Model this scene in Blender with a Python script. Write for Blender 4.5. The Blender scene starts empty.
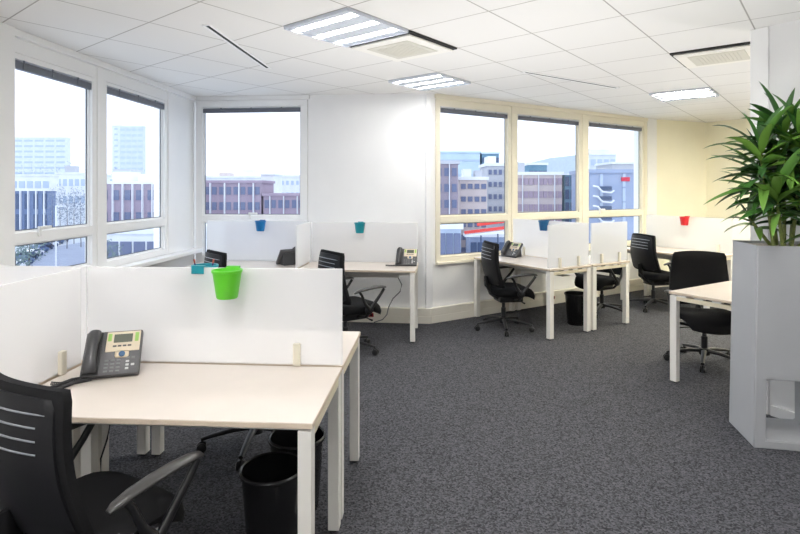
import bpy, bmesh, math, random
from mathutils import Vector, Matrix
random.seed(7)
PI = math.pi
C = bpy.context.scene.collection
SC = bpy.context.scene
R = math.radians
UPW = 34.0
F, HY, CAMZ, CEIL = 540.0, 190.0, 1.553, 2.686

# ------------------------------------------------------------------ materials
def mat(name, rgb, rough=0.5, metal=0.0, noise=0.0, nscale=40.0, bump=0.0, bscale=200.0, emit=0.0, ecol=None, coat=0.0, spec=0.5, sheen=0.0):
    m = bpy.data.materials.new(name); m.use_nodes = True
    nt = m.node_tree; b = nt.nodes['Principled BSDF']
    b.inputs['Base Color'].default_value = (*rgb, 1); b.inputs['Roughness'].default_value = rough
    b.inputs['Metallic'].default_value = metal
    b.inputs['Specular IOR Level'].default_value = spec
    if coat: b.inputs['Coat Weight'].default_value = coat
    if sheen: b.inputs['Sheen Weight'].default_value = sheen
    tc = nt.nodes.new('ShaderNodeTexCoord')
    if noise:
        n = nt.nodes.new('ShaderNodeTexNoise'); n.inputs['Scale'].default_value = nscale; n.inputs['Detail'].default_value = 3
        nt.links.new(tc.outputs['Object'], n.inputs['Vector'])
        r = nt.nodes.new('ShaderNodeValToRGB')
        r.color_ramp.elements[0].position = .3; r.color_ramp.elements[1].position = .7
        r.color_ramp.elements[0].color = (*[c*(1-noise) for c in rgb], 1)
        r.color_ramp.elements[1].color = (*[min(1, c*(1+noise)) for c in rgb], 1)
        nt.links.new(n.outputs['Fac'], r.inputs['Fac']); nt.links.new(r.outputs['Color'], b.inputs['Base Color'])
    if bump:
        n2 = nt.nodes.new('ShaderNodeTexNoise'); n2.inputs['Scale'].default_value = bscale
        nt.links.new(tc.outputs['Object'], n2.inputs['Vector'])
        bp = nt.nodes.new('ShaderNodeBump'); bp.inputs['Strength'].default_value = bump; bp.inputs['Distance'].default_value = .002
        nt.links.new(n2.outputs['Fac'], bp.inputs['Height']); nt.links.new(bp.outputs['Normal'], b.inputs['Normal'])
    if emit:
        b.inputs['Emission Color'].default_value = (*(ecol or rgb), 1); b.inputs['Emission Strength'].default_value = emit
    return m

def s2l(r, g, b):
    f = lambda c: (c/255/12.92) if c/255 <= .04045 else ((c/255+.055)/1.055)**2.4
    return (f(r), f(g), f(b))

M = {}
M['wall'] = mat('wall_paint', s2l(245, 245, 245), .75, noise=.015, nscale=3)
M['wall_warm_tint'] = mat('wall_paint_warm_light_tint', s2l(252, 247, 224), .75, noise=.015, nscale=3)  # yellow of the warm lamp light is mixed into this wall colour
M['grey_wall'] = mat('pale_grey_paint', s2l(232, 232, 232), .75, noise=.01, nscale=3)
M['frame'] = mat('white_window_frame', s2l(246, 246, 246), .45)
M['frame_warm_tint'] = mat('window_frame_warm_light_tint', s2l(240, 234, 216), .45)  # window frame with the warm light cast put into its base colour
M['trunk'] = mat('trunking_plastic', s2l(236, 231, 218), .45)
M['top'] = mat('desk_laminate', s2l(212, 202, 193), .32, noise=.025, nscale=6)
M['edge'] = mat('desk_edge_band', s2l(216, 200, 180), .45)
M['leg'] = mat('white_powder_coat', s2l(236, 233, 227), .4)
M['rail'] = mat('cream_powder_coat', s2l(228, 218, 192), .4)
M['dark'] = mat('dark_plastic', (.012, .012, .014), .35)
M['black'] = mat('black_plastic', (.010, .010, .011), .3)
M['fabric'] = mat('black_upholstery', (.005, .005, .006), .8, noise=.3, nscale=300, bump=.3, bscale=900, spec=.25)
M['shell'] = mat('black_back_mesh', (.006, .006, .008), .5, spec=.35, noise=.3, nscale=500, bump=.2, bscale=900)
M['armpad'] = mat('grey_arm_plastic', (.045, .043, .042), .32)
M['chrome'] = mat('pale_metal', (.42, .44, .47), .3, metal=.8)
M['caster'] = mat('caster_plastic', (.014, .014, .015), .3)
M['binp'] = mat('bin_plastic', (.006, .006, .007), .25)
M['phone'] = mat('phone_charcoal', s2l(82, 82, 84), .45)
M['handset'] = mat('handset_plastic', s2l(58, 58, 60), .3)
M['phoneplate'] = mat('phone_beige_plate', s2l(214, 200, 176), .4)
M['lcd'] = mat('phone_lcd', s2l(88, 92, 80), .2)
M['green_label'] = mat('phone_green_label', s2l(146, 190, 92), .5)
M['key'] = mat('phone_key', s2l(112, 112, 114), .4)
M['keylight'] = mat('phone_key_light', s2l(190, 190, 190), .4)
M['blue_btn'] = mat('phone_blue_button', s2l(52, 92, 132), .3)
M['cable'] = mat('cable_rubber', (.02, .02, .022), .5)
M['grey_cable'] = mat('grey_cable_rubber', s2l(110, 112, 116), .5)
M['green'] = mat('green_plastic', s2l(92, 196, 40), .4)
M['teal'] = mat('teal_plastic', s2l(18, 140, 155), .4)
M['blue'] = mat('blue_plastic', s2l(14, 112, 176), .4)
M['deep_blue'] = mat('deep_blue_plastic', s2l(20, 92, 140), .4)
M['red'] = mat('red_plastic', s2l(206, 36, 44), .4)
M['sock_red'] = mat('socket_red', s2l(150, 20, 28), .4)
M['white_p'] = mat('white_plastic', s2l(235, 235, 233), .4)
M['beige_p'] = mat('beige_plastic', s2l(226, 220, 203), .45)
M['pen_b'] = mat('pen_blue', s2l(40, 50, 120), .4)
M['pen_r'] = mat('pen_red', s2l(180, 90, 70), .4)
M['planter'] = mat('planter_grey', s2l(176, 178, 182), .5, noise=.02, nscale=5)
M['soil'] = mat('pale_gravel', s2l(180, 172, 160), .9, noise=.4, nscale=90, bump=1, bscale=120)
M['stem'] = mat('cane_bark', s2l(120, 130, 70), .6, noise=.3, nscale=60)
M['ac'] = mat('air_unit_white', s2l(240, 238, 232), .5)
M['ac_grille'] = mat('air_unit_grille', s2l(212, 210, 200), .6)
M['slot_dark'] = mat('slot_dark', (.01, .01, .01), .7)
M['reflector'] = mat('louvre_aluminium', s2l(205, 211, 222), .5)
M['tube'] = mat('lamp_tube', (1, 1, 1), .5, emit=60, ecol=(1, .985, .955))
M['tube_warm'] = mat('lamp_tube_warm', (1, 1, 1), .5, emit=70, ecol=(1, .94, .76))
M['tube_dim'] = mat('lamp_tube_dimmed', (1, 1, 1), .5, emit=32, ecol=(1, .985, .955))
M['blind_dark'] = mat('blind_bottom_rail', s2l(104, 108, 118), .4)
M['seal'] = mat('window_seal', s2l(96, 102, 112), .6)
M['blind'] = mat('blind_slats', s2l(236, 238, 242), .5)
_b = M['blind'].node_tree; _m = _b.nodes.new('ShaderNodeMixShader'); _m.inputs[0].default_value = .6; _t = _b.nodes.new('ShaderNodeBsdfTranslucent'); _t.inputs['Color'].default_value = (.92, .94, .97, 1)
_b.links.new(_b.nodes['Principled BSDF'].outputs[0], _m.inputs[1]); _b.links.new(_t.outputs[0], _m.inputs[2]); _b.links.new(_m.outputs[0], _b.nodes['Material Output'].inputs['Surface'])

def floor_mat():
    m = bpy.data.materials.new('grey_carpet'); m.use_nodes = True; nt = m.node_tree; b = nt.nodes['Principled BSDF']
    tc = nt.nodes.new('ShaderNodeTexCoord')
    n = nt.nodes.new('ShaderNodeMix'); n.data_type = 'FLOAT'; n.inputs['Factor'].default_value = .45
    vo = nt.nodes.new('ShaderNodeTexVoronoi'); vo.inputs['Scale'].default_value = 125
    sx = nt.nodes.new('ShaderNodeSeparateColor'); nt.links.new(vo.outputs['Color'], sx.inputs[0]); nt.links.new(tc.outputs['Object'], vo.inputs['Vector'])
    n2 = nt.nodes.new('ShaderNodeTexNoise'); n2.inputs['Scale'].default_value = 60; n2.inputs['Detail'].default_value = 5; n2.inputs['Roughness'].default_value = .8
    nt.links.new(tc.outputs['Object'], n2.inputs['Vector']); nt.links.new(sx.outputs[0], n.inputs['A']); nt.links.new(n2.outputs['Fac'], n.inputs['B'])
    r = nt.nodes.new('ShaderNodeValToRGB')
    r.color_ramp.elements[0].position = .18; r.color_ramp.elements[1].position = .82
    r.color_ramp.elements[0].color = (*s2l(36, 37, 40), 1); r.color_ramp.elements[1].color = (*s2l(98, 98, 103), 1)
    nt.links.new(n.outputs['Result'], r.inputs['Fac']); nt.links.new(r.outputs['Color'], b.inputs['Base Color'])
    b.inputs['Roughness'].default_value = .95; b.inputs['Specular IOR Level'].default_value = .15
    bp = nt.nodes.new('ShaderNodeBump'); bp.inputs['Strength'].default_value = .35; bp.inputs['Distance'].default_value = .006
    nt.links.new(vo.outputs['Distance'], bp.inputs['Height']); nt.links.new(bp.outputs['Normal'], b.inputs['Normal'])
    return m
M['floor'] = floor_mat()

D1 = Vector((.629, .777)); D2 = Vector((-.777, .629))
T1, T2, O1, O2 = .622, .633, 1.147, .45
def gp(a, b): return D1*a + D2*b          # ceiling grid coordinates to plan
def ceil_mat():
    m = bpy.data.materials.new('ceiling_tiles'); m.use_nodes = True; nt = m.node_tree; b = nt.nodes['Principled BSDF']
    tc = nt.nodes.new('ShaderNodeTexCoord')
    fac = None
    for d, o, t in ((D1, O1, T1), (D2, O2, T2)):
        dp = nt.nodes.new('ShaderNodeVectorMath'); dp.operation = 'DOT_PRODUCT'; dp.inputs[1].default_value = (d.x, d.y, 0)
        nt.links.new(tc.outputs['Object'], dp.inputs[0])
        a = nt.nodes.new('ShaderNodeMath'); a.operation = 'SUBTRACT'; a.inputs[1].default_value = o - t/2 - 40*t
        nt.links.new(dp.outputs['Value'], a.inputs[0])
        q = nt.nodes.new('ShaderNodeMath'); q.operation = 'DIVIDE'; q.inputs[1].default_value = t; nt.links.new(a.outputs[0], q.inputs[0])
        f = nt.nodes.new('ShaderNodeMath'); f.operation = 'FRACT'; nt.links.new(q.outputs[0], f.inputs[0])
        s = nt.nodes.new('ShaderNodeMath'); s.operation = 'SUBTRACT'; s.inputs[1].default_value = .5; nt.links.new(f.outputs[0], s.inputs[0])
        ab = nt.nodes.new('ShaderNodeMath'); ab.operation = 'ABSOLUTE'; nt.links.new(s.outputs[0], ab.inputs[0])
        mr = nt.nodes.new('ShaderNodeMapRange'); mr.inputs['From Min'].default_value = .004; mr.inputs['From Max'].default_value = .010
        nt.links.new(ab.outputs[0], mr.inputs['Value'])
        if fac is None: fac = mr.outputs[0]
        else:
            mn = nt.nodes.new('ShaderNodeMath'); mn.operation = 'MINIMUM'; nt.links.new(fac, mn.inputs[0]); nt.links.new(mr.outputs[0], mn.inputs[1]); fac = mn.outputs[0]
    mix = nt.nodes.new('ShaderNodeMix'); mix.data_type = 'RGBA'
    mix.inputs['A'].default_value = (*s2l(168, 165, 160), 1); mix.inputs['B'].default_value = (*s2l(233, 232, 230), 1)
    nt.links.new(fac, mix.inputs['Factor']); nt.links.new(mix.outputs['Result'], b.inputs['Base Color'])
    bp = nt.nodes.new('ShaderNodeBump'); bp.inputs['Strength'].default_value = .5; bp.inputs['Distance'].default_value = .004
    nt.links.new(fac, bp.inputs['Height']); nt.links.new(bp.outputs['Normal'], b.inputs['Normal'])
    b.inputs['Roughness'].default_value = .85
    return m
M['ceil'] = ceil_mat()

def glass_mat():
    m = bpy.data.materials.new('window_glass'); m.use_nodes = True; nt = m.node_tree
    for n in list(nt.nodes):
        if n.type != 'OUTPUT_MATERIAL': nt.nodes.remove(n)
    o = nt.nodes['Material Output']
    t = nt.nodes.new('ShaderNodeBsdfTransparent'); t.inputs['Color'].default_value = (.95, .97, 1, 1)
    g = nt.nodes.new('ShaderNodeBsdfGlossy'); g.inputs['Roughness'].default_value = .02
    x = nt.nodes.new('ShaderNodeMixShader'); fr = nt.nodes.new('ShaderNodeLayerWeight'); fr.inputs['Blend'].default_value = .5
    pw = nt.nodes.new('ShaderNodeMath'); pw.operation = 'POWER'; pw.inputs[1].default_value = 5
    ma = nt.nodes.new('ShaderNodeMath'); ma.operation = 'MULTIPLY_ADD'; ma.inputs[1].default_value = .5; ma.inputs[2].default_value = .02
    nt.links.new(fr.outputs['Facing'], pw.inputs[0]); nt.links.new(pw.outputs[0], ma.inputs[0])
    nt.links.new(ma.outputs[0], x.inputs[0]); nt.links.new(t.outputs[0], x.inputs[1]); nt.links.new(g.outputs[0], x.inputs[2])
    nt.links.new(x.outputs[0], o.inputs['Surface'])
    return m
M['glass'] = glass_mat()

def screen_mat():
    m = bpy.data.materials.new('frosted_panel'); m.use_nodes = True; nt = m.node_tree
    for n in list(nt.nodes):
        if n.type != 'OUTPUT_MATERIAL': nt.nodes.remove(n)
    o = nt.nodes['Material Output']
    d = nt.nodes.new('ShaderNodeBsdfDiffuse'); d.inputs['Color'].default_value = (*s2l(252, 252, 253), 1)
    tl = nt.nodes.new('ShaderNodeBsdfTranslucent'); tl.inputs['Color'].default_value = (*s2l(250, 251, 253), 1)
    tr = nt.nodes.new('ShaderNodeBsdfTransparent')
    gl = nt.nodes.new('ShaderNodeBsdfGlossy'); gl.inputs['Roughness'].default_value = .35
    a = nt.nodes.new('ShaderNodeMixShader'); a.inputs[0].default_value = .35
    b = nt.nodes.new('ShaderNodeMixShader'); b.inputs[0].default_value = .38
    c = nt.nodes.new('ShaderNodeMixShader'); c.inputs[0].default_value = .05
    nt.links.new(d.outputs[0], a.inputs[1]); nt.links.new(tl.outputs[0], a.inputs[2])
    nt.links.new(a.outputs[0], b.inputs[1]); nt.links.new(tr.outputs[0], b.inputs[2])
    nt.links.new(b.outputs[0], c.inputs[1]); nt.links.new(gl.outputs[0], c.inputs[2])
    nt.links.new(c.outputs[0], o.inputs['Surface'])
    return m
M['screen'] = screen_mat()

def leaf_mat():
    m = bpy.data.materials.new('glossy_leaf'); m.use_nodes = True; nt = m.node_tree; b = nt.nodes['Principled BSDF']
    g = nt.nodes.new('ShaderNodeNewGeometry'); r = nt.nodes.new('ShaderNodeValToRGB')
    r.color_ramp.elements[0].color = (.02, .07, .018, 1); r.color_ramp.elements[1].color = (.17, .32, .05, 1)
    e = r.color_ramp.elements.new(.6); e.color = (.055, .17, .03, 1)
    nt.links.new(g.outputs['Random Per Island'], r.inputs['Fac']); nt.links.new(r.outputs['Color'], b.inputs['Base Color'])
    b.inputs['Roughness'].default_value = .32
    return m
M['leaf'] = leaf_mat()

# ------------------------------------------------------------------ mesh helpers
class MB:
    def __init__(s): s.b = bmesh.new()
    def _xf(s, vs, mtx):
        if mtx is not None: bmesh.ops.transform(s.b, matrix=mtx, verts=vs)
    def box(s, x0, x1, y0, y1, z0, z1, bev=0, mtx=None, seg=2):
        r = bmesh.ops.create_cube(s.b, size=1); vs = r['verts']
        for v in vs:
            v.co = Vector((x0 + (v.co.x+.5)*(x1-x0), y0 + (v.co.y+.5)*(y1-y0), z0 + (v.co.z+.5)*(z1-z0)))
        if bev:
            es = list({e for v in vs for e in v.link_edges})
            rr = bmesh.ops.bevel(s.b, geom=es, offset=bev, segments=seg, affect='EDGES', profile=.5)
            vs = list({v for f in rr['faces'] for v in f.verts} | {v for v in vs if v.is_valid})
        s._xf(vs, mtx); return s
    def lathe(s, prof, seg=24, mtx=None):
        rings = []
        vs = []
        for (r, z) in prof:
            if r < 1e-6:
                v = s.b.verts.new((0, 0, z)); rings.append([v]); vs.append(v)
            else:
                ring = [s.b.verts.new((r*math.cos(2*PI*k/seg), r*math.sin(2*PI*k/seg), z)) for k in range(seg)]
                rings.append(ring); vs += ring
        for a, b in zip(rings, rings[1:]):
            for k in range(seg):
                k2 = (k+1) % seg
                if len(a) == 1 and len(b) == 1: continue
                if len(a) == 1: s.b.faces.new((a[0], b[k2], b[k]))
                elif len(b) == 1: s.b.faces.new((a[k], a[k2], b[0]))
                else: s.b.faces.new((a[k], a[k2], b[k2], b[k]))
        s._xf(vs, mtx); return s
    def tube(s, pts, rad, seg=8, flat=None, mtx=None, up=Vector((0, 0, 1))):
        pts = [Vector(p) for p in pts]; n = len(pts); rings = []; vs = []
        for i, p in enumerate(pts):
            t = (pts[min(i+1, n-1)] - pts[max(i-1, 0)]).normalized()
            u = up if abs(t.dot(up)) < .97 else Vector((1, 0, 0))
            a = t.cross(u).normalized(); c = a.cross(t).normalized()
            r = rad[i] if isinstance(rad, (list, tuple)) else rad
            ra, rc = (r*flat[0], r*flat[1]) if flat else (r, r)
            ring = [s.b.verts.new(p + a*ra*math.cos(2*PI*k/seg) + c*rc*math.sin(2*PI*k/seg)) for k in range(seg)]
            rings.append(ring); vs += ring
        for A, B in zip(rings, rings[1:]):
            for k in range(seg):
                s.b.faces.new((A[k], A[(k+1) % seg], B[(k+1) % seg], B[k]))
        s.b.faces.new(list(reversed(rings[0]))); s.b.faces.new(rings[-1])
        s._xf(vs, mtx); return s
    def poly(s, pts, z0, z1):
        a = [s.b.verts.new((x, y, z0)) for x, y in pts]; b = [s.b.verts.new((x, y, z1)) for x, y in pts]
        n = len(pts); s.b.faces.new(list(reversed(a))); s.b.faces.new(b)
        for k in range(n): s.b.faces.new((a[k], a[(k+1) % n], b[(k+1) % n], b[k]))
        return s
    def prism_yz(s, prof, x0, x1, bev=0, mtx=None):      # profile in (y,z) extruded along x
        a = [s.b.verts.new((x0, y, z)) for y, z in prof]; b = [s.b.verts.new((x1, y, z)) for y, z in prof]
        n = len(prof); fs = [s.b.faces.new(a), s.b.faces.new(list(reversed(b)))]
        for k in range(n): fs.append(s.b.faces.new((a[k], b[k], b[(k+1) % n], a[(k+1) % n])))
        vs = a+b
        if bev:
            es = list({e for v in vs for e in v.link_edges})
            rr = bmesh.ops.bevel(s.b, geom=es, offset=bev, segments=2, affect='EDGES')
            vs = list({v for f in rr['faces'] for v in f.verts} | {v for v in vs if v.is_valid})
        s._xf(vs, mtx); return s
    def grid(s, fn, nu, nv, mtx=None):                   # closed slab: fn(u,v,side)
        g = [[[s.b.verts.new(fn(i/nu, j/nv, k)) for j in range(nv+1)] for i in range(nu+1)] for k in (0, 1)]
        for k in (0, 1):
            for i in range(nu):
                for j in range(nv):
                    q = (g[k][i][j], g[k][i+1][j], g[k][i+1][j+1], g[k][i][j+1])
                    s.b.faces.new(q if k else tuple(reversed(q)))
        loop = [(i, 0) for i in range(nu)] + [(nu, j) for j in range(nv)] + [(i, nv) for i in range(nu, 0, -1)] + [(0, j) for j in range(nv, 0, -1)]
        for (i, j), (i2, j2) in zip(loop, loop[1:]+loop[:1]):
            s.b.faces.new((g[0][i][j], g[0][i2][j2], g[1][i2][j2], g[1][i][j]))
        vs = [v for k in g for c in k for v in c]
        s._xf(vs, mtx); return s
    def mesh(s, name, m, smooth=None):
        bmesh.ops.recalc_face_normals(s.b, faces=s.b.faces)
        me = bpy.data.meshes.new(name); s.b.to_mesh(me); s.b.free()
        me.materials.append(M[m] if isinstance(m, str) else m)
        if smooth is not None:
            for p in me.polygons: p.use_smooth = True
            if smooth < 170: me.set_sharp_from_angle(angle=R(smooth))
        return me
    def obj(s, name, m, parent=None, smooth=None, loc=None, rotz=0):
        return link(name, s.mesh(name, m, smooth), parent, loc, rotz)

def link(name, me, parent=None, loc=None, rotz=0):
    o = bpy.data.objects.new(name, me); C.objects.link(o)
    if parent: o.parent = parent
    if loc is not None: o.location = loc
    o.rotation_euler.z = rotz
    return o
def tag(o, label, cat, group=None, kind=None):
    o['label'] = label; o['category'] = cat
    if group: o['group'] = group
    if kind: o['kind'] = kind
    return o
def thing(name, label, cat, loc=(0, 0, 0), rotz=0, group=None):
    o = bpy.data.objects.new(name, None); C.objects.link(o); o.empty_display_size = .1
    o.location = loc; o.rotation_euler.z = rotz
    return tag(o, label, cat, group)
def copy_tree(o, parent=None):
    c = o.copy(); C.objects.link(c)
    if parent: c.parent = parent
    for ch in list(o.children): copy_tree(ch, c)
    return c
def dup(o, loc, rotz, label, group=None):
    c = copy_tree(o); c.location = loc; c.rotation_euler.z = rotz; c['label'] = label
    if group: c['group'] = group
    return c
def struct(name, mb, m, parent=None, loc=None, rotz=0, smooth=None):
    o = mb.obj(name, m, parent, smooth, loc, rotz)
    if not parent: o['kind'] = 'structure'
    return o

# ------------------------------------------------------------------ room shell
WA = R(32.0)
w = Vector((math.cos(WA), math.sin(WA))); n_ = Vector((math.sin(WA), -math.cos(WA))); m_ = -n_
Lc = Vector((-2.523, 6.591)); l_ = Vector((.0781, .99695))           # left/centre corner; left wall direction
CA = math.atan2(-.0941, .9956); c_ = Vector((math.cos(CA), math.sin(CA)))
R0 = Vector((.33, 6.32)); Yw0 = R0 + w*4.43; Yw1 = Vector((5.16, 9.09))
LA = math.atan2(l_.y, l_.x)
L0 = Lc - l_*2.85                                                    # reference on the left wall (Y = 3.75)
Lb = Lc - l_*10.2
far_end = Yw1 + n_*9.0
P0 = Vector((2.497, 3.825)); P1 = P0 + n_*3.2
back_y = Lb.y
poly = [(Lb.x, Lb.y), (Lc.x, Lc.y), (R0.x, R0.y), (Yw0.x, Yw0.y), (Yw1.x, Yw1.y), (far_end.x, far_end.y), (far_end.x, Lb.y)]
def offset_out(pts, d):
    cx = sum(p[0] for p in pts)/len(pts); cy = sum(p[1] for p in pts)/len(pts)
    return [(p[0]+(p[0]-cx)*d, p[1]+(p[1]-cy)*d) for p in pts]
fl = MB().poly(offset_out(poly, .03), -.25, 0); struct('floor', fl, 'floor')
ce = MB().poly(offset_out(poly, .03), CEIL, CEIL+.2); struct('ceiling', ce, 'ceil')

def wall_local(o, ang): return Matrix.Translation((o.x, o.y, 0)) @ Matrix.Rotation(ang, 4, 'Z')
T = .22   # wall thickness outward (+y local when room lies on -y)
# left wall: local x runs from the camera end to the corner; outward is +y in local space
ZB, ZT = .70, 2.60
def window_wall(side, o, ang, length, wins, zb, framem, wallm, blindcfg, start=0.0):
    """wins: (x0,x1) clear glass spans; bars between them are frame."""
    mt = wall_local(o, ang)
    return mt
Lloc = wall_local(L0, LA)
# left wall solid pieces (s measured from L0)
mb = MB()
mb.box(-7.35, .02, -.06, T, 0, CEIL, mtx=Lloc)                      # wall towards the camera, proud like a pillar
mb.box(-.05, 2.95, 0, T, 0, .86, mtx=Lloc)
mb.box(-.05, 2.95, 0, T, 2.63, CEIL, mtx=Lloc)
mb.box(2.34, 2.95, 0, T, .86, 2.63, mtx=Lloc)
struct('wall_left', mb, 'wall')
Cloc = wall_local(Lc, CA)
mb = MB()
cl = (R0 - Lc).length
mb.box(-.05, cl+.05, 0, T, 0, .70, mtx=Cloc)
mb.box(-.05, cl+.05, 0, T, 2.63, CEIL, mtx=Cloc)
mb.box(-.05, .01, 0, T, .70, 2.63, mtx=Cloc)
mb.box(1.43, cl+.03, 0, T, .70, 2.63, mtx=Cloc)
struct('wall_centre', mb, 'wall')
Rloc = wall_local(R0, WA)
mb = MB()
mb.box(-.02, 4.43, 0, T, 0, .68, mtx=Rloc)
mb.box(-.02, 4.43, 0, T, 2.63, CEIL, mtx=Rloc)
mb.box(-.02, .10, 0, T, .68, 2.63, mtx=Rloc)
struct('wall_right', mb, 'wall')
mb = MB(); mb.box(4.205, 4.44, -.03, T, .68, CEIL, mtx=Rloc); struct('trim_1', mb, 'wall')   # white pier at the window end
def seg_wall(name, a, b, m, t=.15, z1=CEIL):
    d = (b-a); ang = math.atan2(d.y, d.x)
    mbx = MB().box(0, d.length, 0, t, 0, z1, mtx=wall_local(a, ang)); return struct(name, mbx, m)
seg_wall('wall_corner', Yw0, Yw1, 'wall_warm_tint')
seg_wall('wall_far', Yw1, far_end, 'wall_warm_tint')
seg_wall('wall_east', far_end, Vector((far_end.x, Lb.y)), 'wall')
seg_wall('wall_back', Vector((far_end.x, Lb.y)), Lb, 'wall')
# partition beside the planter
ang = math.atan2(n_.y, n_.x)
Ploc = wall_local(P0, ang)
mb = MB(); mb.box(0, 3.2, 0, .14, 0, CEIL, mtx=Ploc); struct('wall_partition', mb, 'grey_wall')
mb = MB(); mb.box(-.01, .105, -.012, .15, 0, CEIL-.002, bev=.003, mtx=Ploc); struct('trim_2', mb, 'frame')
mb = MB(); mb.box(.12, 3.2, -.012, 0, 0, .07, mtx=Ploc); struct('baseboard_partition', mb, 'frame')

# pelmets below the ceiling over the windows
mb = MB(); mb.box(-.05, 2.86, -.05, .0, 2.635, CEIL, bev=.004, mtx=Lloc); struct('trim_3', mb, 'frame')
mb = MB(); mb.box(.0, 1.45, -.03, .0, 2.64, CEIL, bev=.004, mtx=Cloc); struct('trim_4', mb, 'frame')
mb = MB(); mb.box(.09, 4.2, -.04, .0, 2.635, CEIL, bev=.004, mtx=Rloc); struct('trim_5', mb, 'frame_warm_tint')

# baseboard trunking (two-compartment box running along the foot of the walls)
def trunking(name, length, loc_m, x0=0.0):
    b = MB(); b.box(x0, length, -.06, 0, .0, .085, bev=.004, mtx=loc_m); b.box(x0, length, -.055, 0, .084, .09, mtx=loc_m)
    b.box(x0, length, -.06, 0, .089, .175, bev=.004, mtx=loc_m); return struct(name, b, 'trunk')
trunking('baseboard_centre', cl+.03, Cloc)
trunking('baseboard_right', 4.43, Rloc, -.0)
trunking('baseboard_left', 2.79, Lloc, -.05)
da = Yw1-Yw0; trunking('baseboard_corner', da.length, wall_local(Yw0, math.atan2(da.y, da.x)))
mb = MB(); pr = R0; mb.box(-.035, .035, -.03, .03, 0, CEIL-.001, bev=.006, mtx=wall_local(R0, (CA+WA)/2)); struct('trim_6', mb, 'wall')

# windows: frame + panes + handle; blinds are things
def window(num, loc_m, x0, x1, zb, zt, rail_z, fm, handle=None, fw=.045, rail_t=.04, blind_label=None, bz=(2.455, 2.505), low=True):
    f = MB(); d0, d1 = -.012, .05
    f.box(x0-fw, x0, d0, d1, zb-fw, zt, bev=.003, mtx=loc_m); f.box(x1, x1+fw, d0, d1, zb-fw, zt, bev=.003, mtx=loc_m)
    f.box(x0-fw, x1+fw, d0, d1, zt, 2.635, bev=.003, mtx=loc_m); f.box(x0, x1, d0, d1, zb-fw, zb, bev=.003, mtx=loc_m)
    f.box(x0, x1, d0, d1, rail_z-rail_t, rail_z+rail_t, bev=.003, mtx=loc_m)
    # sash beads
    for a, b in ((zb, rail_z-rail_t), (rail_z+rail_t, zt)):
        f.box(x0, x0+.012, .016, d1-.004, a, b, mtx=loc_m); f.box(x1-.012, x1, .016, d1-.004, a, b, mtx=loc_m)
        f.box(x0, x1, .016, d1-.004, a, a+.012, mtx=loc_m); f.box(x0, x1, .016, d1-.004, b-.012, b, mtx=loc_m)
    o = struct('window_%d' % num, f, fm)
    for a, b in ((zb, rail_z-rail_t), (rail_z+rail_t, zt)):
        g = MB().box(x0+.008, x1-.008, .036, .041, a+.008, b-.008, mtx=loc_m).obj('pane', 'glass', o)
    for a, b in ((zb, rail_z-rail_t), (rail_z+rail_t, zt)):
        q = MB(); i0, i1 = x0+.012, x1-.012; j0, j1 = a+.012, b-.012; t_ = .007
        q.box(i0, i0+t_, .030, .036, j0, j1, mtx=loc_m); q.box(i1-t_, i1, .030, .036, j0, j1, mtx=loc_m)
        q.box(i0, i1, .030, .036, j0, j0+t_, mtx=loc_m); q.box(i0, i1, .030, .036, j1-t_, j1, mtx=loc_m); q.obj('seal', 'seal', o)
    if handle is not None:
        h = MB(); h.box(handle-.012, handle+.012, -.03, -.012, rail_z+.0, rail_z+.075, bev=.004, mtx=loc_m)
        h.box(handle-.012, handle+.10, -.045, -.028, rail_z+.055, rail_z+.078, bev=.006, mtx=loc_m); h.obj('handle', 'white_p', o, 40)
    if blind_label:
        p = loc_m @ Vector(((x0+x1)/2, .011, 0))
        hw = (x1-x0)/2-.003
        t = thing('window_blind', blind_label, 'blind', (p.x, p.y, bz[0]), loc_m.to_euler().z, 'raised blinds at the window heads')
        MB().box(-hw, hw, -.02, .02, 0, bz[1]-bz[0], bev=.004).obj('bottom_rail', 'blind_dark', t)
        sl = MB(); k = 0; z = bz[1]-bz[0]+.004
        hr = max(.014, zt-bz[1]-.014)
        while z < zt-bz[0]-hr:
            sl.box(-hw, hw, -.018, .018, z, z+.003); z += .008
        sl.obj('slat_stack', 'blind', t)
        MB().box(-hw, hw, -.022, .022, zt-bz[0]-hr, zt-bz[0]-.002, bev=.002).obj('headrail', 'frame', t)
        for sx in (-.62, .0, .62):
            MB().box(hw*sx-.006, hw*sx+.006, -.024, -.021, 0, zt-bz[0]-hr).obj('ladder_tape', 'blind_dark', t)
    return o
window(1, Lloc, -.02, .925, .91, 2.53, 1.205, 'frame', handle=.30, blind_label='raised slatted blind with dark bottom rail on window with far slab block', bz=(2.42, 2.475), fw=.06)
window(2, Lloc, 1.13, 2.15, .91, 2.53, 1.205, 'frame', handle=None, blind_label='raised slatted blind with dark bottom rail on window showing the tower', bz=(2.43, 2.485), fw=.06)
mb = MB(); mb.box(.986, 1.07, -.02, .1, .85, 2.635, bev=.004, mtx=Lloc); struct('trim_7', mb, 'frame')
mb = MB(); mb.box(2.21, 2.36, -.02, .1, .85, 2.635, bev=.004, mtx=Lloc); struct('trim_8', mb, 'frame')
mb = MB(); mb.box(-.05, 2.85, -.13, .0, .80, .845, bev=.006, mtx=Lloc); struct('trim_9', mb, 'frame')
window(3, Cloc, .123, 1.34, .76, 2.562, 1.205, 'frame', handle=.72, blind_label='raised slatted blind with dark bottom rail above the single centre window', bz=(2.49, 2.54), fw=.085)
window(4, Rloc, .169, 1.247, .76, 2.55, 1.20, 'frame_warm_tint', blind_label='raised slatted blind on the angled window beside the white wall pier', bz=(2.475, 2.525), fw=.06)
window(5, Rloc, 1.421, 2.615, .76, 2.55, 1.20, 'frame_warm_tint', blind_label='raised slatted blind on the middle pane of the angled windows', bz=(2.475, 2.525), fw=.06)
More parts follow.
